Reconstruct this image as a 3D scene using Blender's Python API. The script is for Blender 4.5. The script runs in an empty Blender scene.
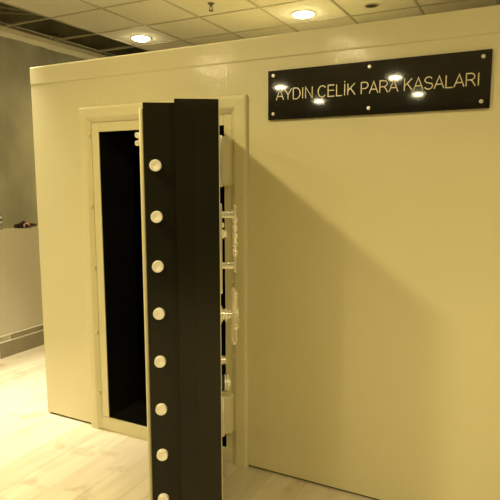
import bpy, bmesh, math, random
from mathutils import Vector, Matrix
random.seed(7)
sc = bpy.context.scene
COL = sc.collection
PI = math.pi

# ------------------------------------------------------------------ helpers
def tag(o, label=None, cat=None, group=None, kind=None):
    if label: o['label'] = label
    if cat: o['category'] = cat
    if group: o['group'] = group
    if kind: o['kind'] = kind
    return o

def empty(name, loc=(0, 0, 0), rz=0.0, parent=None):
    o = bpy.data.objects.new(name, None)
    o.empty_display_size = .05
    COL.objects.link(o)
    o.location = loc
    o.rotation_euler = (0, 0, rz)
    if parent: o.parent = parent
    return o

def obj(name, bm, mat, parent=None, smooth=False, loc=None):
    bmesh.ops.recalc_face_normals(bm, faces=bm.faces)
    me = bpy.data.meshes.new(name)
    bm.to_mesh(me); bm.free()
    me.materials.append(mat)
    if smooth:
        for p in me.polygons: p.use_smooth = True
        try: me.set_sharp_from_angle(angle=math.radians(35))
        except Exception: pass
    o = bpy.data.objects.new(name, me)
    COL.objects.link(o)
    if parent: o.parent = parent
    if loc: o.location = loc
    return o

def box(bm, x0, x1, y0, y1, z0, z1, bev=0.0, seg=2):
    b = bmesh.new()
    vs = [b.verts.new((x, y, z)) for x in (x0, x1) for y in (y0, y1) for z in (z0, z1)]
    for f in ((0, 1, 3, 2), (4, 6, 7, 5), (0, 4, 5, 1), (2, 3, 7, 6), (0, 2, 6, 4), (1, 5, 7, 3)):
        b.faces.new([vs[i] for i in f])
    bmesh.ops.recalc_face_normals(b, faces=b.faces)
    if bev > 0:
        bmesh.ops.bevel(b, geom=list(b.edges), offset=bev, segments=seg, affect='EDGES', profile=.5)
    merge(bm, b)

def merge(bm, b, mat=None):
    m = {}
    for v in b.verts:
        m[v] = bm.verts.new(mat @ v.co if mat else v.co)
    for f in b.faces:
        try: bm.faces.new([m[v] for v in f.verts])
        except ValueError: pass
    b.free()

def frame_to(axis, origin):
    a = Vector(axis).normalized()
    t = Vector((0, 0, 1)) if abs(a.z) < .9 else Vector((1, 0, 0))
    x = t.cross(a).normalized(); y = a.cross(x)
    return Matrix(((x.x, y.x, a.x, origin[0]), (x.y, y.y, a.y, origin[1]), (x.z, y.z, a.z, origin[2]), (0, 0, 0, 1)))

def lathe(bm, prof, origin, axis=(0, 0, 1), n=32):
    """prof: list of (radius, height along axis)"""
    M = frame_to(axis, origin)
    rings = []
    for r, h in prof:
        if r < 1e-6:
            rings.append([bm.verts.new(M @ Vector((0, 0, h)))])
        else:
            rings.append([bm.verts.new(M @ Vector((r * math.cos(2 * PI * k / n), r * math.sin(2 * PI * k / n), h))) for k in range(n)])
    for a, b in zip(rings, rings[1:]):
        if len(a) == 1 and len(b) == 1: continue
        for k in range(n):
            k2 = (k + 1) % n
            if len(a) == 1: bm.faces.new((a[0], b[k], b[k2]))
            elif len(b) == 1: bm.faces.new((a[k], b[0], a[k2]))
            else: bm.faces.new((a[k], b[k], b[k2], a[k2]))

def tube(bm, pts, rad, n=12, cap=True):
    pts = [Vector(p) for p in pts]
    rads = rad if isinstance(rad, (list, tuple)) else [rad] * len(pts)
    prev = None; rings = []
    for i, p in enumerate(pts):
        d = (pts[min(i + 1, len(pts) - 1)] - pts[max(i - 1, 0)]).normalized()
        if prev is None:
            t = Vector((0, 0, 1)) if abs(d.z) < .9 else Vector((1, 0, 0))
            x = t.cross(d).normalized()
        else:
            x = (prev - d * prev.dot(d)).normalized()
        prev = x; y = d.cross(x)
        rings.append([bm.verts.new(p + rads[i] * (x * math.cos(2 * PI * k / n) + y * math.sin(2 * PI * k / n))) for k in range(n)])
    for a, b in zip(rings, rings[1:]):
        for k in range(n):
            bm.faces.new((a[k], a[(k + 1) % n], b[(k + 1) % n], b[k]))
    if cap:
        bm.faces.new(rings[0]); bm.faces.new(rings[-1][::-1])

# ------------------------------------------------------------------ materials
def new_mat(name):
    m = bpy.data.materials.new(name); m.use_nodes = True
    nt = m.node_tree
    return m, nt, nt.nodes['Principled BSDF']

def N(nt, typ, **kw):
    n = nt.nodes.new(typ)
    for k, v in kw.items():
        if k in n.inputs.keys(): n.inputs[k].default_value = v
        else: setattr(n, k, v)
    return n

def noise_mat(name, c1, c2, scale=6, rough=.6, spec=.5, metal=0, bump=0, bscale=200, bdist=.001, detail=4, stretch=(1, 1, 1), coat=0, r2=None, coat_rough=.1):
    m, nt, b = new_mat(name)
    tc = N(nt, 'ShaderNodeTexCoord'); mp = N(nt, 'ShaderNodeMapping')
    mp.inputs['Scale'].default_value = stretch
    nt.links.new(tc.outputs['Object'], mp.inputs['Vector'])
    no = N(nt, 'ShaderNodeTexNoise'); no.inputs['Scale'].default_value = scale; no.inputs['Detail'].default_value = detail
    nt.links.new(mp.outputs[0], no.inputs['Vector'])
    cr = N(nt, 'ShaderNodeValToRGB')
    cr.color_ramp.elements[0].position = .3; cr.color_ramp.elements[1].position = .7
    cr.color_ramp.elements[0].color = (*c1, 1); cr.color_ramp.elements[1].color = (*c2, 1)
    nt.links.new(no.outputs['Fac'], cr.inputs[0]); nt.links.new(cr.outputs[0], b.inputs['Base Color'])
    b.inputs['Roughness'].default_value = rough; b.inputs['Metallic'].default_value = metal
    b.inputs['Specular IOR Level'].default_value = spec
    b.inputs['Coat Weight'].default_value = coat; b.inputs['Coat Roughness'].default_value = coat_rough
    if r2 is not None:
        mr = N(nt, 'ShaderNodeMapRange'); mr.inputs['To Min'].default_value = rough; mr.inputs['To Max'].default_value = r2
        nt.links.new(no.outputs['Fac'], mr.inputs['Value']); nt.links.new(mr.outputs[0], b.inputs['Roughness'])
    if bump:
        n2 = N(nt, 'ShaderNodeTexNoise'); n2.inputs['Scale'].default_value = bscale; n2.inputs['Detail'].default_value = 2
        nt.links.new(tc.outputs['Object'], n2.inputs['Vector'])
        bp = N(nt, 'ShaderNodeBump'); bp.inputs['Strength'].default_value = bump; bp.inputs['Distance'].default_value = bdist
        nt.links.new(n2.outputs['Fac'], bp.inputs['Height']); nt.links.new(bp.outputs[0], b.inputs['Normal'])
        nt.links.new(bp.outputs[0], b.inputs['Coat Normal'])
    return m

CREAM1, CREAM2 = (.66, .615, .40), (.69, .645, .425)
m_paint = noise_mat('cream_gloss_paint', CREAM1, CREAM2, scale=1.2, rough=.42, spec=.4, bump=.6, bscale=75, bdist=.0012, coat=1, coat_rough=.05)
m_paint2 = noise_mat('cream_gloss_paint_trim', CREAM1, CREAM2, scale=1.5, rough=.34, spec=.42, coat=.15, coat_rough=.1, bump=.12, bscale=90, bdist=.001)
m_black = noise_mat('black_gloss_paint', (.012, .0115, .007), (.016, .015, .009), scale=2, rough=.14, spec=.24, bump=.12, bscale=9, bdist=.002)
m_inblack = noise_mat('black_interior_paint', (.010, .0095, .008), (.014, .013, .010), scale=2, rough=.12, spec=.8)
m_sign = noise_mat('black_acrylic', (.012, .011, .009), (.014, .013, .01), scale=2, rough=.045, spec=.5)
m_letter = noise_mat('brushed_gold_letters', (.62, .56, .40), (.80, .74, .56), scale=90, rough=.35, metal=.35)
m_chrome = noise_mat('chrome', (.90, .88, .82), (.97, .95, .90), scale=20, rough=.2, metal=.6)
m_satin = noise_mat('satin_steel', (.62, .60, .54), (.78, .76, .70), scale=60, rough=.36, metal=.85, stretch=(1, 1, 4))
m_bolt = noise_mat('turned_steel_bolt', (.84, .82, .73), (.97, .95, .88), scale=50, rough=.4, metal=.25)
m_tile = noise_mat('mineral_ceiling_tile', (.66, .63, .53), (.71, .68, .58), scale=30, rough=.9, spec=.1, bump=.3, bscale=180)
m_tbar = noise_mat('shaded_grid_bar', (.40, .37, .28), (.46, .43, .33), scale=8, rough=.5)  # bar colour darkened to carry the shadow between the tiles
m_slab = noise_mat('raw_slab', (.060, .052, .042), (.10, .085, .065), scale=3, rough=.95)
m_plaster = noise_mat('bare_grey_plaster', (.22, .205, .145), (.44, .41, .29), scale=1.9, rough=.92, spec=.15, detail=7, stretch=(1, 1, .6), bump=.3, bscale=40)
m_band = noise_mat('cream_plaster_band', (.68, .64, .5), (.76, .72, .57), scale=5, rough=.9, spec=.15)
m_lowwall = noise_mat('cream_board', (.47, .43, .33), (.53, .49, .38), scale=1.6, rough=.75, spec=.25, detail=6)
m_plinth = noise_mat('taupe_skirting', (.22, .19, .125), (.27, .235, .155), scale=7, rough=.55)
m_edge = noise_mat('white_edge', (.62, .59, .5), (.7, .67, .58), scale=30, rough=.6)
m_room = noise_mat('room_wall_paint', (.16, .14, .10), (.19, .17, .12), scale=1.5, rough=.9, spec=.1)
m_dark = noise_mat('gap_shadow', (.02, .017, .012), (.03, .025, .018), scale=5, rough=.9)
m_cloth = noise_mat('maroon_fabric', (.010, .003, .003), (.045, .010, .010), scale=60, rough=.9, bump=.5, bscale=200, bdist=.003)
m_pink = noise_mat('pale_pink_fabric', (.55, .30, .24), (.65, .38, .30), scale=60, rough=.9)
m_cable = noise_mat('cable', (.30, .28, .22), (.36, .33, .26), scale=20, rough=.6)
m_ring = noise_mat('white_light_ring', (.75, .72, .64), (.78, .75, .67), scale=5, rough=.4)
m_brown = noise_mat('dark_metal_fitting', (.12, .09, .06), (.16, .12, .08), scale=20, rough=.5, metal=.4)
m_label = noise_mat('pale_label', (.55, .60, .66), (.62, .68, .74), scale=20, rough=.5)
m_labeld = noise_mat('dark_label_band', (.03, .04, .06), (.05, .06, .09), scale=20, rough=.5)
m_ink = noise_mat('dial_ink', (.01, .01, .01), (.015, .015, .015), scale=20, rough=.5)

m_glass, nt, b = new_mat('clear_plastic')
b.inputs['Base Color'].default_value = (.85, .9, .92, 1); b.inputs['Transmission Weight'].default_value = .9
b.inputs['Roughness'].default_value = .12; b.inputs['IOR'].default_value = 1.3
_n = N(nt, 'ShaderNodeTexNoise'); _n.inputs['Scale'].default_value = 40
_bp = N(nt, 'ShaderNodeBump'); _bp.inputs['Strength'].default_value = .1
nt.links.new(_n.outputs['Fac'], _bp.inputs['Height']); nt.links.new(_bp.outputs[0], b.inputs['Normal'])

LIGHT = (1.0, .80, .35)
m_lamp, nt, b = new_mat('lit_diffuser')
nt.nodes.remove(b)
em = N(nt, 'ShaderNodeEmission'); em.inputs['Color'].default_value = (1, .87, .50, 1); em.inputs['Strength'].default_value = 100
nt.links.new(em.outputs[0], nt.nodes['Material Output'].inputs[0])

# washed oak laminate floor, boards run along y
m_floor, nt, b = new_mat('washed_oak_laminate')
tc = N(nt, 'ShaderNodeTexCoord'); mp = N(nt, 'ShaderNodeMapping'); mp.inputs['Rotation'].default_value = (0, 0, PI / 2)
nt.links.new(tc.outputs['Object'], mp.inputs['Vector'])
br = N(nt, 'ShaderNodeTexBrick'); br.offset = .37; br.squash = 1
br.inputs['Scale'].default_value = 1; br.inputs['Brick Width'].default_value = 1.28; br.inputs['Row Height'].default_value = .19
br.inputs['Mortar Size'].default_value = .0009; br.inputs['Mortar Smooth'].default_value = .3
br.inputs['Color1'].default_value = (.60, .54, .42, 1); br.inputs['Color2'].default_value = (.69, .63, .51, 1); br.inputs['Mortar'].default_value = (.40, .34, .25, 1)
nt.links.new(mp.outputs[0], br.inputs['Vector'])
mp2 = N(nt, 'ShaderNodeMapping'); mp2.inputs['Scale'].default_value = (7, .9, 1)
nt.links.new(tc.outputs['Object'], mp2.inputs['Vector'])
g = N(nt, 'ShaderNodeTexNoise'); g.inputs['Scale'].default_value = 2.2; g.inputs['Detail'].default_value = 8; g.inputs['Distortion'].default_value = .6
nt.links.new(mp2.outputs[0], g.inputs['Vector'])
gr = N(nt, 'ShaderNodeValToRGB'); gr.color_ramp.elements[0].position = .32; gr.color_ramp.elements[1].position = .62
gr.color_ramp.elements[0].color = (.84, .81, .75, 1); gr.color_ramp.elements[1].color = (1, 1, 1, 1)
nt.links.new(g.outputs['Fac'], gr.inputs[0])
mx = N(nt, 'ShaderNodeMix', data_type='RGBA', blend_type='MULTIPLY'); mx.inputs[0].default_value = .75
nt.links.new(br.outputs['Color'], mx.inputs[6]); nt.links.new(gr.outputs[0], mx.inputs[7])
# scattered dust marks
d = N(nt, 'ShaderNodeTexNoise'); d.inputs['Scale'].default_value = 5.5; d.inputs['Detail'].default_value = 6
nt.links.new(tc.outputs['Object'], d.inputs['Vector'])
dr = N(nt, 'ShaderNodeValToRGB'); dr.color_ramp.elements[0].position = .30; dr.color_ramp.elements[1].position = .42
dr.color_ramp.elements[0].color = (.72, .68, .6, 1); dr.color_ramp.elements[1].color = (1, 1, 1, 1)
nt.links.new(d.outputs['Fac'], dr.inputs[0])
mx2 = N(nt, 'ShaderNodeMix', data_type='RGBA', blend_type='MULTIPLY'); mx2.inputs[0].default_value = .8
nt.links.new(mx.outputs[2], mx2.inputs[6]); nt.links.new(dr.outputs[0], mx2.inputs[7])
nt.links.new(mx2.outputs[2], b.inputs['Base Color'])
b.inputs['Roughness'].default_value = .42; b.inputs['Specular IOR Level'].default_value = .4

# ------------------------------------------------------------------ key dimensions (metres)
HC = 2.992            # suspended ceiling
HW = 2.233            # top of the vault
XL, XR = -2.798, 1.3  # vault front, left corner and right end
DEP = 2.4             # vault depth
OX0, OX1 = -2.259, -1.420   # doorway
OZ0, OZ1 = .083, 1.822
GX, GY, TS = -3.945, 1.873, .6

def struct(name, bm, mat, **k):
    o = obj(name, bm, mat, **k); o['kind'] = 'structure'; return o

# ------------------------------------------------------------------ room
bm = bmesh.new(); box(bm, -6.0, 4.0, -9.0, 6.0, -.1, 0); struct('floor', bm, m_floor)
bm = bmesh.new(); box(bm, -4.80, -4.70, -9.0, 6.0, 0, 3.7); struct('wall_left', bm, m_plaster)
bm = bmesh.new(); box(bm, -4.7, 4.1, 6.0, 6.1, 0, 3.7); struct('wall_back', bm, m_room)
bm = bmesh.new(); box(bm, 4.0, 4.1, -9, 6.0, 0, 3.7); struct('wall_right', bm, m_room)
bm = bmesh.new(); box(bm, -4.8, 4.1, -9.1, -9.0, 0, 3.7); struct('wall_front', bm, m_room)
bm = bmesh.new(); box(bm, -4.8, 4.1, -9.1, 6.1, 3.7, 3.8); struct('ceiling_slab', bm, m_slab)
# painted band with a ragged lower edge on the plaster wall
bm = bmesh.new()
ys = [-4 + i * .06 for i in range(166)]
vt, vb, vt2, vb2 = [], [], [], []
for i, y in enumerate(ys):
    zb = 2.932 + .003 * math.sin(y * 5.1) + random.uniform(-.004, .004)
    for L, x, z in ((vt, -4.700, 2.985), (vb, -4.700, zb), (vt2, -4.688, 2.985), (vb2, -4.688, zb)):
        L.append(bm.verts.new((x, y, z)))
for i in range(len(ys) - 1):
    bm.faces.new((vt2[i], vt2[i + 1], vb2[i + 1], vb2[i])); bm.faces.new((vb2[i], vb2[i + 1], vb[i + 1], vb[i]))
    bm.faces.new((vt[i], vt[i + 1], vt2[i + 1], vt2[i]))
struct('trim_1', bm, m_band)
# plaster margin between the grid and the wall
bm = bmesh.new(); box(bm, -4.70, GX - TS - .012, -9, 6, HC - .004, HC + .006); struct('trim_2', bm, m_band)
# ceiling: tiles with gaps, one column left open
bm = bmesh.new()
for i in range(-1, 14):
    for j in range(-18, 7):
        x0 = GX + i * TS; y0 = GY + (j) * TS
        if i == -1 and -5 <= j <= 3: continue
        if y0 > 5.9 or x0 > 3.95: continue
        box(bm, x0 + .011, min(x0 + TS - .011, 4.0), max(y0 + .011, -9), min(y0 + TS - .011, 6.0), HC - .003, HC + .012)
struct('ceiling', bm, m_tile)
bm = bmesh.new()
for i in range(-1, 14):
    x = GX + i * TS
    box(bm, x - .0105, x + .0105, -9, 6, HC - .008, HC - .0035); box(bm, x - .001, x + .001, -9, 6, HC - .0035, HC + .012)
for j in range(-18, 7):
    y = GY + j * TS
    box(bm, GX - TS, 4.0, y - .0105, y + .0105, HC - .0075, HC - .0036); box(bm, GX - TS, 4.0, y - .001, y + .001, HC - .0035, HC + .012)
box(bm, -4.465, -4.447, -2, 3.6, HC - .006, HC + .002)
struct('trim_3', bm, m_tbar)
# low wall with its skirting
bm = bmesh.new(); box(bm, -4.19, -4.045, -5.0, 5.2, 0, 1.112, .004); struct('wall_left_low', bm, m_lowwall)
bm = bmesh.new(); box(bm, -4.043, -4.028, .605, 5.2, 0, .135, .001); struct('baseboard_left', bm, m_plinth)
bm = bmesh.new(); box(bm, -4.043, -4.034, .72, 5.2, .143, .188, .001); struct('baseboard_left_upper', bm, m_plinth)
bm = bmesh.new()
box(bm, -4.044, -4.026, .595, 5.2, .1355, .1425); box(bm, -4.044, -4.031, -5, 5.2, .1885, .196)
box(bm, -4.044, -4.030, .715, .722, .143, .188); box(bm, -4.044, -4.024, .590, .604, 0, .135)
struct('trim_4', bm, m_edge)
bm = bmesh.new(); box(bm, -4.043, -4.030, -5.0, .588, 0, .135, .001); struct('baseboard_left_near', bm, m_plinth)

# ------------------------------------------------------------------ the vault
V = empty('walk_in_safe', (XL, 0, 0))
tag(V, 'large cream painted steel walk-in vault with an open doorway, standing on the wooden floor', 'safe')
VO = Vector((XL, 0, 0))
def vpart(name, bm, mat, smooth=False, parent=None):
    o = obj(name, bm, mat, parent or V, smooth)
    if parent is None: o.matrix_parent_inverse = Matrix.Translation(-VO)
    return o

T = .05
bm = bmesh.new()
# front sheet around the doorway (outer face y=0) then the folded top band
box(bm, XL, OX0 - .012, 0, T, .012, 2.125, .002); box(bm, OX1 + .012, -.02, 0, T, .012, 2.125, .001); box(bm, -.0185, XR, 0, T, .012, 2.125, .001)
box(bm, OX0 - .012, OX1 + .012, 0, T, OZ1 + .012, 2.125); box(bm, OX0 - .012, OX1 + .012, 0, T, .012, OZ0 - .012)
vpart('front_panel', bm, m_paint)
bm = bmesh.new()
# header band: slightly proud, with a soft lip
prof = [(0.0, 2.1254), (-.0015, 2.1275), (-.0025, 2.133), (-.002, 2.225), (0.001, HW), (T, HW), (T, 2.1254)]
a = [bm.verts.new((XL, y, z)) for y, z in prof]; b_ = [bm.verts.new((XR, y, z)) for y, z in prof]
bm.faces.new(a); bm.faces.new(b_[::-1])
for i in range(len(prof)):
    k = (i + 1) % len(prof); bm.faces.new((a[i], b_[i], b_[k], a[k]))
vpart('header_panel', bm, m_paint)
bm = bmesh.new(); box(bm, XL, XL + T, T + .001, DEP, .012, HW - .001, .002); box(bm, XR - T, XR, T + .001, DEP, .012, HW - .001, .002)
box(bm, XL + T, XR - T, DEP - T, DEP, .012, HW - .001); vpart('side_panel', bm, m_paint)
bm = bmesh.new(); box(bm, XL + T + .001, XR - T - .001, T + .001, DEP - T - .001, HW - .05, HW - .004); vpart('roof_panel', bm, m_paint)
bm = bmesh.new(); box(bm, XL + .015, XR - .015, .012, DEP - .015, 0, .0115); vpart('base_shadow_plinth', bm, m_dark)  # recessed plinth coloured dark to give the shadow line under the vault
# black interior lining: deep jambs, walls, floor and seams
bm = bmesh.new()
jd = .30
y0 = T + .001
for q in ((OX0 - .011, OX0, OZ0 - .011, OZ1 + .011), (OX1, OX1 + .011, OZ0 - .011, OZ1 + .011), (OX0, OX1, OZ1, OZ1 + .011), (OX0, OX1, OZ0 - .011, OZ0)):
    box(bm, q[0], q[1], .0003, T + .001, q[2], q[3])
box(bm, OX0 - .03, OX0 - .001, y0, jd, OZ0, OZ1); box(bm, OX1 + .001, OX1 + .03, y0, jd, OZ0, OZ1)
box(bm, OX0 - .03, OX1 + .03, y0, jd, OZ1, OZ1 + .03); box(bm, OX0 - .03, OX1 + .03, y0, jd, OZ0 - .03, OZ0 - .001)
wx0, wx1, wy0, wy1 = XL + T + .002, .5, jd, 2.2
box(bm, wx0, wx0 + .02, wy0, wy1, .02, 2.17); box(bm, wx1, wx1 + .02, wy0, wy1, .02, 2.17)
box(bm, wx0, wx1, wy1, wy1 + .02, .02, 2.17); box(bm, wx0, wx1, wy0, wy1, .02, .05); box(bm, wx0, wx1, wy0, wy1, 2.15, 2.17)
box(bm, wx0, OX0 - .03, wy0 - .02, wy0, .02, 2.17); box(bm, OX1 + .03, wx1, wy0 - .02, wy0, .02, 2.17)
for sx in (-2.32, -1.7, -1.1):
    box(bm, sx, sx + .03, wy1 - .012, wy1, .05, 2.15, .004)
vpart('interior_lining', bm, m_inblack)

# door frame: raised moulding on three sides, front at y=-.045, with a sloping reveal
FR = [(-1.285, -1.376), ]
fx0, fx1 = -2.392, -1.285        # outer
ix0, ix1 = -2.314, -1.376        # inner rebate (at y=0)
ozt, izt = 1.963, 1.878
def moulding(bm, dist_prof):
    """dist_prof: (offset outward from the inner rebate, y); swept up left side, across the head, down the right side, mitred"""
    W_ = ozt - izt
    loops = []
    for d_, y in dist_prof:
        lft = ix0 - d_ * (ix0 - fx0) / W_; rgt = ix1 + d_ * (fx1 - ix1) / W_; top = izt + d_
        loops.append([bm.verts.new((lft, y, .001)), bm.verts.new((lft, y, top)), bm.verts.new((rgt, y, top)), bm.verts.new((rgt, y, .001))])
    n = len(loops)
    for i in range(n):
        a, b = loops[i], loops[(i + 1) % n]
        for k in range(3): bm.faces.new((a[k], a[k + 1], b[k + 1], b[k]))
    bm.faces.new([l[0] for l in loops]); bm.faces.new([l[3] for l in loops][::-1])
bm = bmesh.new()
moulding(bm, [(0, -.0005), (0, -.008), (.022, -.026), (.027, -.028), (.032, -.0285), (.070, -.0275), (.080, -.025), (.085, -.018), (.085, -.0005)])
DF = vpart('door_frame', bm, m_paint2)
# filled mitre joints at the two upper corners
for xa, xb in ((ix0, fx0), (ix1, fx1)):
    bm = bmesh.new()
    tube(bm, [(xa + (xb - xa) * t, yy, izt + (ozt - izt) * t) for t, yy in ((.42, -.0275), (.55, -.0275), (.7, -.027), (.9, -.0245))], [.001, .003, .003, .0015], 10)
    vpart('mitre_joint', bm, m_paint2, True)
# weld tabs along the rebate
for z in (1.80, 1.39, 1.02, .62, .235):
    bm = bmesh.new(); box(bm, ix0 - .016, ix0 + .001, -.024, -.010, z - .010, z + .010, .002); vpart('weld_tab', bm, m_paint2)
    bm = bmesh.new(); box(bm, ix1 - .001, ix1 + .016, -.024, -.010, z - .006, z + .006, .002); vpart('weld_tab', bm, m_paint2)
# threshold between the frame legs
bm = bmesh.new(); box(bm, ix0 + .001, ix1 - .001, -.012, -.0006, .001, OZ0, .002); vpart('threshold', bm, m_paint2)
# inner flat band of the rebate, slightly proud of the sheet
bm = bmesh.new()
box(bm, ix0 + .002, OX0 + .0, -.006, -.0005, OZ0 + .001, izt - .003, .001); box(bm, OX1, ix1 - .002, -.006, -.0005, OZ0 + .001, izt - .003, .001)
box(bm, OX0 + .001, OX1 - .001, -.006, -.0005, OZ1, izt - .003, .001)
vpart('rebate_band', bm, m_paint2)
# hinges: chamfered cream covers with a pin
for z0, z1 in ((1.514, 1.760), (.187, .404)):
    bm = bmesh.new()
    sec = [(-1.452, -.0065), (-1.452, -.070), (-1.388, -.070), (-1.362, -.052), (-1.362, -.0065)]
    c = .012
    def ring(z, inset):
        cx = sum(p[0] for p in sec) / 5; cy = -.035
        return [bm.verts.new((cx + (p[0] - cx) * (1 - inset), cy + (p[1] - cy) * (1 - inset) if p[1] < -.01 else p[1], z)) for p in sec]
    rs = [ring(z0, .28), ring(z0 + c, 0), ring(z1 - c, 0), ring(z1, .28)]
    for a, b in zip(rs, rs[1:]):
        for k in range(5): bm.faces.new((a[k], a[(k + 1) % 5], b[(k + 1) % 5], b[k]))
    bm.faces.new(rs[0]); bm.faces.new(rs[-1][::-1])
    hg = vpart('hinge', bm, m_paint2)
    bm = bmesh.new()
    lathe(bm, [(0, z0 - .004), (.009, z0 - .004), (.011, z0 + .004), (.011, z1 - .004), (.009, z1 + .006), (0, z1 + .008)], (-1.402, -.073, 0), n=20)
    p = obj('hinge_pin', bm, m_chrome, hg, True)

# ------------------------------------------------------------------ the door, built in its own frame
# local +x: hinge to free edge; local +y: out of the outer face... rotated into place
ANG = math.radians(122)
U = Vector((-math.cos(ANG), -math.sin(ANG), 0)); NO = Vector((math.sin(ANG), -math.cos(ANG), 0))  # outward
Hn = Vector((-1.4577, -.0407, 0))
W = .86; ZT, ZB = 1.829, .095
DM = Matrix(((U.x, NO.x, 0, Hn.x), (U.y, NO.y, 0, Hn.y), (0, 0, 1, 0), (0, 0, 0, 1)))
def dmesh(bm): bmesh.ops.transform(bm, matrix=DM, verts=bm.verts); return bm

bm = bmesh.new()
# outer plate: 0 .. -.155 ; free edge face carries a shallow folded groove at -.0855
def plate(bm, x0, x1, ya, yb, z0, z1):
    box(bm, x0, x1, yb, ya, z0, z1, .0015, 1)
gy, gd = -.0855, .007
b = bmesh.new()
x0, x1 = 0.0, W
# closed solid with valley on the free edge
A = [b.verts.new(p) for p in ((x0, 0, ZB), (x0, -.155, ZB), (x0, -.155, ZT), (x0, 0, ZT))]
B = [b.verts.new(p) for p in ((x1, 0, ZB), (x1, -.155, ZB), (x1, -.155, ZT), (x1, 0, ZT))]
v1 = b.verts.new((x1 - gd, gy, ZB + .03)); v2 = b.verts.new((x1 - gd, gy, ZT - .03))
b.faces.new(A[::-1])
b.faces.new((A[0], A[3], B[3], B[0])); b.faces.new((A[1], B[1], B[2], A[2])); b.faces.new((A[2], B[2], B[3], A[3])); b.faces.new((A[0], B[0], B[1], A[1]))
b.faces.new((B[0], v1, B[1])); b.faces.new((B[3], B[2], v2)); b.faces.new((B[0], B[3], v2, v1)); b.faces.new((B[1], v1, v2, B[2]))
merge(bm, b)
# plug, set back and a little lower
box(bm, .03, W - .028, -.2675, -.156, ZB + .012, ZT - .010, .0012, 1)
box(bm, W - .033, W - .029, -.1575, -.153, ZB + .012, ZT - .012)
dmesh(bm)
DOOR = vpart('door', bm, m_black)
tag(DOOR, 'thick black-edged vault door swung open towards the viewer, seen on its bolt edge')
def dpart(name, bm, mat, smooth=False, loc=None):
    o = obj(name, dmesh(bm), mat, DOOR, smooth); return o
# thin cream skin on the outer face, showing as a fine line on the edge
bm = bmesh.new(); box(bm, .003, W + .0, .0003, .0025, ZB, ZT, .0005, 1); dpart('outer_skin', bm, m_paint2)
# inner cream panel, rounded, set back
bm = bmesh.new(); box(bm, .06, W - .052, -.285, -.268, ZB + .025, ZT - .026, .006, 3); dpart('inner_panel', bm, m_paint2, True)
bm = bmesh.new(); box(bm, .16, W - .15, -.288, -.2845, .5, 1.4, .0015, 1); dpart('access_plate', bm, m_paint2)
# little chrome guide with two round ends on the inner panel near the top
bm = bmesh.new()
box(bm, W - .105, W - .065, -.290, -.2845, 1.672, 1.716, .002)
for z in (1.680, 1.709): lathe(bm, [(0, 0), (.010, 0), (.010, .010), (.006, .014), (0, .014)], (W - .083, -.2895, z), (0, -1, 0), 20)
dpart('bolt_guide', bm, m_chrome, True)
# eight locking bolts
zs = [1.598, 1.414, 1.232, 1.055, .871, .684, .501, .318]
for z in zs:
    bm = bmesh.new()
    lathe(bm, [(0, -.02), (.0215, -.02), (.0215, .014), (.0198, .0175), (.008, .0175), (.006, .0165), (0, .0165)], (W - .029, -.2262, z), (1, 0, 0), 40)
    dpart('locking_bolt', bm, m_bolt, True)
# long handle plate, lever pulls and twisted bar
HU = .60
bm = bmesh.new()
box(bm, HU - .03, HU + .05, .0036, .016, 1.085, 1.452, .003); dpart('handle_plate', bm, m_chrome)
bm = bmesh.new()
for z in (1.405, 1.195):
    box(bm, HU - .012, HU + .012, .013, .064, z - .013, z + .013, .003)
    lathe(bm, [(0, .0), (.004, 0), (.004, .002), (0, .002)], (HU + .0119, .052, z), (1, 0, 0), 12)
# twisted bar
pts, rr = [], []
n = 120
for i in range(n + 1):
    t = i / n; z = 1.165 + t * (1.445 - 1.165)
    w_ = 1.0 if .24 < t < .84 else 0
    ph = (t - .24) / .6 * 5.0
    r = .0055 + (w_ * .0065 * abs(math.sin(PI * ph)) ** 1.2)
    if t < .01 or t > .99: r *= .8
    pts.append((HU, .070, z)); rr.append(r)
tube(bm, pts, rr, 14)
dpart('pull_handle', bm, m_chrome, True)
# key lock between the posts
bm = bmesh.new()
lathe(bm, [(0, .013), (.011, .013), (.011, .022), (.008, .026), (0, .027)], (HU, 0, 1.362), (0, 1, 0), 24)
lathe(bm, [(0, .0), (.020, .0), (.020, .010), (.015, .014), (.015, .022), (0, .022)], (HU, .013, 1.325), (0, 1, 0), 28)
box(bm, HU - .002, HU + .0165, .033, .037, 1.322, 1.328)
dpart('key_lock', bm, m_chrome, True)
# hand wheel seen edge-on: escutcheon, hub, five tapering spokes with ball ends
WU, WZ = .45, .949
bm = bmesh.new()
box(bm, WU - .05, WU + .05, .0036, .012, .80, 1.09, .003); dpart('wheel_plate', bm, m_chrome)
bm = bmesh.new()
lathe(bm, [(0, .010), (.040, .010), (.040, .018), (.026, .022), (.024, .030), (.030, .034), (.030, .042), (.022, .046), (.022, .058), (.036, .060), (.040, .068), (.040, .082), (.034, .090), (.014, .094), (0, .094)], (WU, 0, WZ), (0, 1, 0), 40)
for k in range(5):
    an = math.radians(-90 + 6 + 72 * k)
    dx, dz = math.cos(an), math.sin(an)
    pp = [(WU + dx * s, .072, WZ + dz * s) for s in (.02, .04, .06, .09, .115, .122, .128)]
    tube(bm, pp, [.015, .015, .014, .0135, .0145, .0145, .009], 14)
    c_ = (WU + dx * .128, .072, WZ + dz * .128)
    lathe(bm, [(0, -.010), (.007, -.008), (.011, 0), (.008, .008), (0, .011)], c_, (dx, 0, dz), 16)
for k in range(5):
    an = math.radians(-90 + 6 + 36 + 72 * k)
    lathe(bm, [(0, 0), (.006, 0), (.006, .003), (0, .004)], (WU + math.cos(an) * .028, .0895, WZ + math.sin(an) * .028), (0, 1, 0), 12)
dpart('hand_wheel', bm, m_chrome, True)
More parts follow.
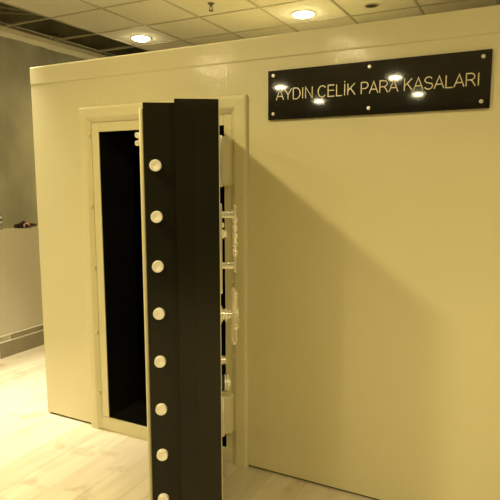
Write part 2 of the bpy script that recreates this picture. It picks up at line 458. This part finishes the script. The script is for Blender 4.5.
# two combination dials, below the wheel
bm = bmesh.new()
lathe(bm, [(0, .0036), (.026, .0036), (.026, .012), (.020, .014), (.018, .034), (.014, .037), (0, .037)], (WU, 0, .738), (0, 1, 0), 36)
dpart('keyhole_cover', bm, m_satin, True)
bm = bmesh.new()
lathe(bm, [(0, .0036), (.042, .0036), (.042, .012), (.030, .014), (.030, .026), (.036, .028), (.036, .046), (.033, .049), (.016, .049), (.015, .054), (0, .055)], (WU, 0, .632), (0, 1, 0), 48)
dd = dpart('combination_dial', bm, m_bolt, True)
bm = bmesh.new(); lathe(bm, [(.0302, .0145), (.0345, .0145), (.0345, .0275), (.0302, .0275)], (WU, 0, .632), (0, 1, 0), 40); dpart('dial_collar', bm, m_ink)
bm = bmesh.new()
for k in range(24):
    an = 2 * PI * k / 24
    c_ = Vector((WU + .0361 * math.cos(an), .037, .632 + .0361 * math.sin(an)))
    lathe(bm, [(0, 0), (.0022, 0), (.0022, .0008), (0, .0008)], c_, (math.cos(an), 0, math.sin(an)), 8)
dpart('dial_marks', bm, m_ink)
bm = bmesh.new(); box(bm, WU - .03, WU + .03, .0036, .010, .55, .80, .002); dpart('dial_plate', bm, m_chrome)

# ------------------------------------------------------------------ sign
sx0, sx1, sz0, sz1 = -1.1675, -.1755, 1.833, 2.064
SG = empty('sign', (sx0, -.014, sz0))
tag(SG, 'long black glossy name sign with pale letters, mounted high on the cream vault wall', 'sign')
inv = Matrix.Translation(-Vector((sx0, -.014, sz0)))
bm = bmesh.new(); box(bm, sx0, sx1, -.014, -.009, sz0, sz1, .0008, 1)
o = obj('sign_board', bm, m_sign, SG); o.matrix_parent_inverse = inv
for x, z in ((-1.139, 2.040), (-.672, 2.040), (-.208, 2.037), (-1.139, 1.861), (-.672, 1.861), (-.208, 1.861)):
    bm = bmesh.new()
    lathe(bm, [(0, 0), (.005, 0), (.005, .0135), (.0085, .0135), (.0085, .018), (.0065, .0205), (0, .021)], (x, -.0005, z), (0, -1, 0), 24)
    o = obj('standoff_screw', bm, m_chrome, SG, True); o.matrix_parent_inverse = inv
def arc(cx, cy, rx, ry, a0, a1, n=14):
    return [(cx + rx * math.cos(math.radians(a0 + (a1 - a0) * i / n)), cy + ry * math.sin(math.radians(a0 + (a1 - a0) * i / n))) for i in range(n + 1)]
# grotesque capitals as centre-line strokes: (advance, [strokes]); cap height 1
GLYPH = {
    'A': (.70, [[(.02, 0), (.35, 1), (.68, 0)], [(.14, .34), (.56, .34)]]),
    'Y': (.68, [[(.02, 1), (.34, .45), (.66, 1)], [(.34, .45), (.34, 0)]]),
    'D': (.74, [[(.09, 0), (.09, 1), (.34, 1)] + arc(.34, .5, .34, .5, 88, -88) + [(.34, 0), (.09, 0)]]),
    'I': (.26, [[(.13, 0), (.13, 1)]]),
    '\u0130': (.26, [[(.13, 0), (.13, 1)], [(.13, 1.14), (.13, 1.25)]]),
    'N': (.74, [[(.09, 0), (.09, 1), (.65, 0), (.65, 1)]]),
    '\u00c7': (.76, [arc(.40, .5, .34, .5, 42, 318, 24), [(.40, 0), (.40, -.09)] + arc(.38, -.16, .09, .07, 80, -120, 8)]),
    'E': (.66, [[(.60, 1), (.09, 1), (.09, 0), (.62, 0)], [(.09, .53), (.57, .53)]]),
    'L': (.58, [[(.09, 1), (.09, 0), (.54, 0)]]),
    'K': (.70, [[(.09, 0), (.09, 1)], [(.63, 1), (.09, .37)], [(.29, .60), (.66, 0)]]),
    'P': (.66, [[(.09, 0), (.09, 1), (.36, 1)] + arc(.36, .73, .25, .27, 88, -88, 10) + [(.36, .46), (.09, .46)]]),
    'R': (.72, [[(.09, 0), (.09, 1), (.38, 1)] + arc(.38, .745, .25, .255, 88, -88, 10) + [(.38, .49), (.09, .49)], [(.36, .49), (.48, .40), (.68, 0)]]),
    'S': (.68, [arc(.33, .745, .25, .255, 22, 205, 12) + [(.20, .55), (.46, .46)] + arc(.34, .265, .27, .265, 48, -160, 14)]),
}
TEXT = 'AYDIN \u00c7EL\u0130K PARA KASALARI'
adv = sum(.32 if ch == ' ' else GLYPH[ch][0] + .03 for ch in TEXT)
tx0, tx1, tz0, cap = -1.125, -.213, 1.925, .050
kx = (tx1 - tx0) / adv
def ribbon(bm, pts, w_, y0, y1):
    """mitred flat stroke in the xz plane with thickness"""
    P = [Vector((p[0], p[1])) for p in pts]; Q = [P[0]]
    for p in P[1:]:
        if (p - Q[-1]).length > 1e-5: Q.append(p)
    P = Q; Lf, Rt = [], []
    for i, p in enumerate(P):
        d0 = (p - P[i - 1]).normalized() if i else (P[1] - p).normalized()
        d1 = (P[i + 1] - p).normalized() if i < len(P) - 1 else d0
        n0 = Vector((-d0.y, d0.x)); n1 = Vector((-d1.y, d1.x)); m = (n0 + n1)
        m = m.normalized() if m.length > 1e-4 else n0
        k = min(1 / max(m.dot(n0), .3), 2.2) * w_ / 2
        Lf.append(p + m * k); Rt.append(p - m * k)
    rows_ = [[bm.verts.new((q.x, y, q.y)) for q in S_] for S_ in (Lf, Rt) for y in (y0, y1)]
    l0, l1, r0, r1 = rows_
    for i in range(len(P) - 1):
        bm.faces.new((l0[i], l0[i + 1], r0[i + 1], r0[i])); bm.faces.new((l1[i], l1[i + 1], r1[i + 1], r1[i]))
        bm.faces.new((l0[i], l0[i + 1], l1[i + 1], l1[i])); bm.faces.new((r0[i], r0[i + 1], r1[i + 1], r1[i]))
    for i in (0, -1): bm.faces.new((l0[i], r0[i], r1[i], l1[i]))
px_ = tx0
for ch in TEXT:
    if ch == ' ': px_ += .32 * kx; continue
    a_, strokes = GLYPH[ch]
    bm = bmesh.new()
    for si, st in enumerate(strokes):
        ribbon(bm, [(px_ + x * kx, tz0 + z * cap) for x, z in st], .0044, -.0152 - .0001 * si, -.0141)
    o = obj('letter', bm, m_letter, SG); o.matrix_parent_inverse = inv
    px_ += (a_ + .03) * kx

# ------------------------------------------------------------------ small things on the low wall
# crumpled maroon work glove / cloth with a pale patch
bm = bmesh.new()
bmesh.ops.create_icosphere(bm, subdivisions=4, radius=1)
from mathutils import noise as mn_
for v in bm.verts:
    p = v.co.copy()
    k = 1 + .45 * mn_.noise(p * 2.1) + .18 * mn_.noise(p * 5.3)
    v.co = Vector((p.x * .055 * k, p.y * .10 * k, max(p.z, -.35) * .036 * k * (1.0 if p.y < 0 else .55)))
zmin = min(v.co.z for v in bm.verts)
for v in bm.verts: v.co.z -= zmin
GL = empty('cloth_bundle', (-4.105, 1.02, 1.1125))
tag(GL, 'crumpled dark maroon cloth bundle with a pale pink patch, on top of the low wall', 'cloth')
obj('cloth', bm, m_cloth, GL, True)
bm = bmesh.new()
pts = []
for i in range(15):
    a = math.radians(-20 + 250 * i / 14)
    pts.append((.058, -.045 + .028 * math.cos(a), .026 + .016 * math.sin(a)))
tube(bm, pts, .006, 10)
obj('pale_patch', bm, m_pink, GL, True)
# bottle
BT = empty('water_bottle', (-4.105, .726, 1.1125))
tag(BT, 'small clear plastic bottle with a pale label, standing on the low wall at the left', 'bottle')
bm = bmesh.new()
lathe(bm, [(0, .002), (.026, 0), (.031, .006), (.031, .05), (.029, .055), (.031, .06), (.031, .125), (.028, .145), (.014, .168), (.0125, .172), (.0125, .182)], (0, 0, 0), n=32)
obj('bottle_body', bm, m_glass, BT, True)
bm = bmesh.new(); lathe(bm, [(.0316, .062), (.0322, .062), (.0322, .120), (.0316, .120)], (0, 0, 0), n=32); obj('bottle_label', bm, m_label, BT, True)
bm = bmesh.new(); lathe(bm, [(.0324, .080), (.0328, .080), (.0328, .100), (.0324, .100)], (0, 0, 0), n=32); obj('label_band', bm, m_labeld, BT, True)
bm = bmesh.new(); lathe(bm, [(0, .196), (.013, .196), (.0145, .194), (.0145, .183), (0, .183)], (0, 0, 0), n=24); obj('bottle_cap', bm, m_label, BT, True)

# ------------------------------------------------------------------ ceiling fittings
def downlight(x, y, label):
    r = empty('downlight', (x, y, HC))
    tag(r, label, 'ceiling light', 'round downlights in the suspended ceiling')
    bm = bmesh.new()
    lathe(bm, [(.088, -.0038), (.104, -.0038), (.108, -.006), (.104, -.010), (.092, -.012), (.088, -.010)], (0, 0, 0), n=48)
    obj('light_ring', bm, m_ring, r, True)
    bm = bmesh.new(); lathe(bm, [(.0875, -.0045), (.0875, -.010), (.078, -.020), (.06, -.027), (.03, -.031), (0, -.032)], (0, 0, 0), n=48)
    obj('diffuser', bm, m_lamp, r)
    return r
rows = [2.21, .22, -1.75, -3.70, -5.66, -7.40]
POWER = {(0, 0): 8, (0, 1): 14, (1, 0): 6, (1, 1): 8, (1, 2): 22, (2, 2): 24, (2, 3): 19, (0, 3): 2, (1, 3): 12, (1, 4): 10}
REFL = {(0, 4): 'lit round downlight mirrored in the black sign at its upper left, above the letter Y',
        (0, 5): 'lit round downlight mirrored in the black sign just below the word with the cedilla',
        (1, 4): 'lit round downlight mirrored in the black sign above the gap before its last word',
        (1, 5): 'lit round downlight mirrored in the black sign beneath the letters of its last word'}
lamps = {}
def lamp_data(e, sp=150):
    if sp != 150:
        L = bpy.data.lights.new('downlight_lamp', 'AREA')
        L.shape = 'DISK'; L.size = .19; L.energy = e; L.color = (1, .90, .66); L.spread = math.radians(sp)
        return L
    if e not in lamps:
        L = bpy.data.lights.new('downlight_lamp', 'AREA')
        L.shape = 'DISK'; L.size = .19; L.energy = e; L.color = LIGHT; L.spread = math.radians(150)
        lamps[e] = L
    return lamps[e]
for ix, xc in enumerate((-3.67, -1.88, 1.30)):
    for iy, y in enumerate(rows):
        x = xc + (.04 if iy > 3 else 0)
        if ix == 2 and iy not in (2, 3): continue
        if (ix, iy) == (0, 2): continue
        if (ix, iy) == (0, 1): x, y = -3.12, -.06
        if ix == 0 and iy == 0: lb = 'lit round downlight in the ceiling beside the open dark gap'
        elif ix == 1 and iy == 0: lb = 'lit round downlight in the ceiling above the left end of the black sign'
        elif (ix, iy) in REFL: lb = REFL[(ix, iy)]
        else: lb = 'lit round downlight in the ceiling over the floor before the vault, outside the photo'
        downlight(x, y, lb)
        e = POWER.get((ix, iy), 2)
        lo_ = bpy.data.objects.new('downlight_lamp', lamp_data(e, 60 if (ix, iy) == (0, 1) else 150)); COL.objects.link(lo_)
        lo_.location = (x, y, HC - .036)
# pendant sprinkler
SP = empty('ceiling_sprinkler', (-2.454, 1.593, HC))
tag(SP, 'small pendant sprinkler head hanging from a ceiling tile above the vault', 'sprinkler')
bm = bmesh.new(); lathe(bm, [(0, -.0031), (.030, -.0031), (.026, -.010), (.012, -.016), (.010, -.03), (0, -.03)], (0, 0, 0), n=28); obj('sprinkler_body', bm, m_brown, SP, True)
bm = bmesh.new()
for s in (-1, 1): tube(bm, [(s * .009, 0, -.028), (s * .015, 0, -.040), (s * .010, 0, -.054), (0, 0, -.06)], .003, 8)
obj('sprinkler_arms', bm, m_brown, SP, True)
bm = bmesh.new(); lathe(bm, [(0, -.058), (.021, -.060), (.021, -.063), (0, -.064)], (0, 0, 0), n=28); obj('deflector', bm, m_brown, SP, True)
# round fitting
RF = empty('ceiling_fitting', (-1.29, 2.26, HC))
tag(RF, 'small dark round fitting set into the ceiling above the black sign', 'ceiling fitting')
bm = bmesh.new(); lathe(bm, [(0, -.008), (.040, -.008), (.046, -.010), (.056, -.0031)], (0, 0, 0), n=32); obj('fitting_cover', bm, m_brown, RF, True)
bm = bmesh.new(); lathe(bm, [(.050, -.009), (.056, -.0075), (.066, -.0036), (.066, -.0031), (.056, -.0031)], (0, 0, 0), n=32); obj('fitting_ring', bm, m_tbar, RF, True)
# cables and bracket in the open ceiling gap
bm = bmesh.new(); tube(bm, [(-4.55, .98, 3.12), (-4.45, 1.15, 3.12), (-4.34, 1.33, 3.12), (-4.1, 1.62, 3.13), (-3.7, 2.1, 3.14)], .006, 8)
tag(obj('ceiling_cable', bm, m_cable), 'thin pale cable crossing the dark ceiling gap, the one nearer the tiles', 'cable', 'cables in the ceiling gap')
bm = bmesh.new(); tube(bm, [(-4.65, 1.20, 3.12), (-4.595, 1.27, 3.12), (-4.32, 1.49, 3.12), (-4.0, 1.75, 3.13), (-3.6, 2.1, 3.14)], .007, 8)
tag(obj('ceiling_cable', bm, m_cable), 'thin pale cable crossing the dark ceiling gap, the one nearer the wall', 'cable', 'cables in the ceiling gap')
BK = empty("ceiling_bracket", (-4.44, 1.80, HC))
tag(BK, 'small dark metal bracket on the grid bar in the open ceiling gap', 'bracket')
bm = bmesh.new(); box(bm, -.05, .05, -.05, .05, -.003, .004, .001); box(bm, -.008, .008, -.04, .04, .004, .035, .001); obj('bracket_plate', bm, m_brown, BK)
for s in (-1, 1):
    bm = bmesh.new(); lathe(bm, [(0, -.016), (.012, -.014), (.014, -.003), (0, -.003)], (s * .03, s * .03, 0), n=16)
    obj('bracket_nut', bm, m_cable, BK, True)

# ------------------------------------------------------------------ world, camera
w = bpy.data.worlds.new('World'); sc.world = w; w.use_nodes = True
bg = w.node_tree.nodes['Background']; bg.inputs[0].default_value = (.5, .42, .24, 1); bg.inputs[1].default_value = .07
cam = bpy.data.cameras.new('Camera'); co = bpy.data.objects.new('Camera', cam); COL.objects.link(co); sc.camera = co
yaw, pitch, roll = -.4765, -.1292, -.0018
f = Vector((math.sin(yaw) * math.cos(pitch), math.cos(yaw) * math.cos(pitch), math.sin(pitch)))
r = Vector((math.cos(yaw), -math.sin(yaw), 0)); u = r.cross(f)
r2 = r * math.cos(roll) + u * math.sin(roll); u2 = -r * math.sin(roll) + u * math.cos(roll)
M = Matrix(((r2.x, u2.x, -f.x, 0), (r2.y, u2.y, -f.y, -2.474), (r2.z, u2.z, -f.z, 1.55), (0, 0, 0, 1)))
co.matrix_world = M
cam.sensor_width = 36; cam.lens = 546.22 / 500 * 36; cam.clip_start = .02
cam.shift_x = .0008; cam.shift_y = -.0003
vs = sc.view_settings
vs.view_transform = 'Standard'; vs.look = 'None'; vs.gamma = 1; vs.use_curve_mapping = False; vs.exposure = 0.5
sc.cycles.max_bounces = 8; sc.cycles.diffuse_bounces = 5
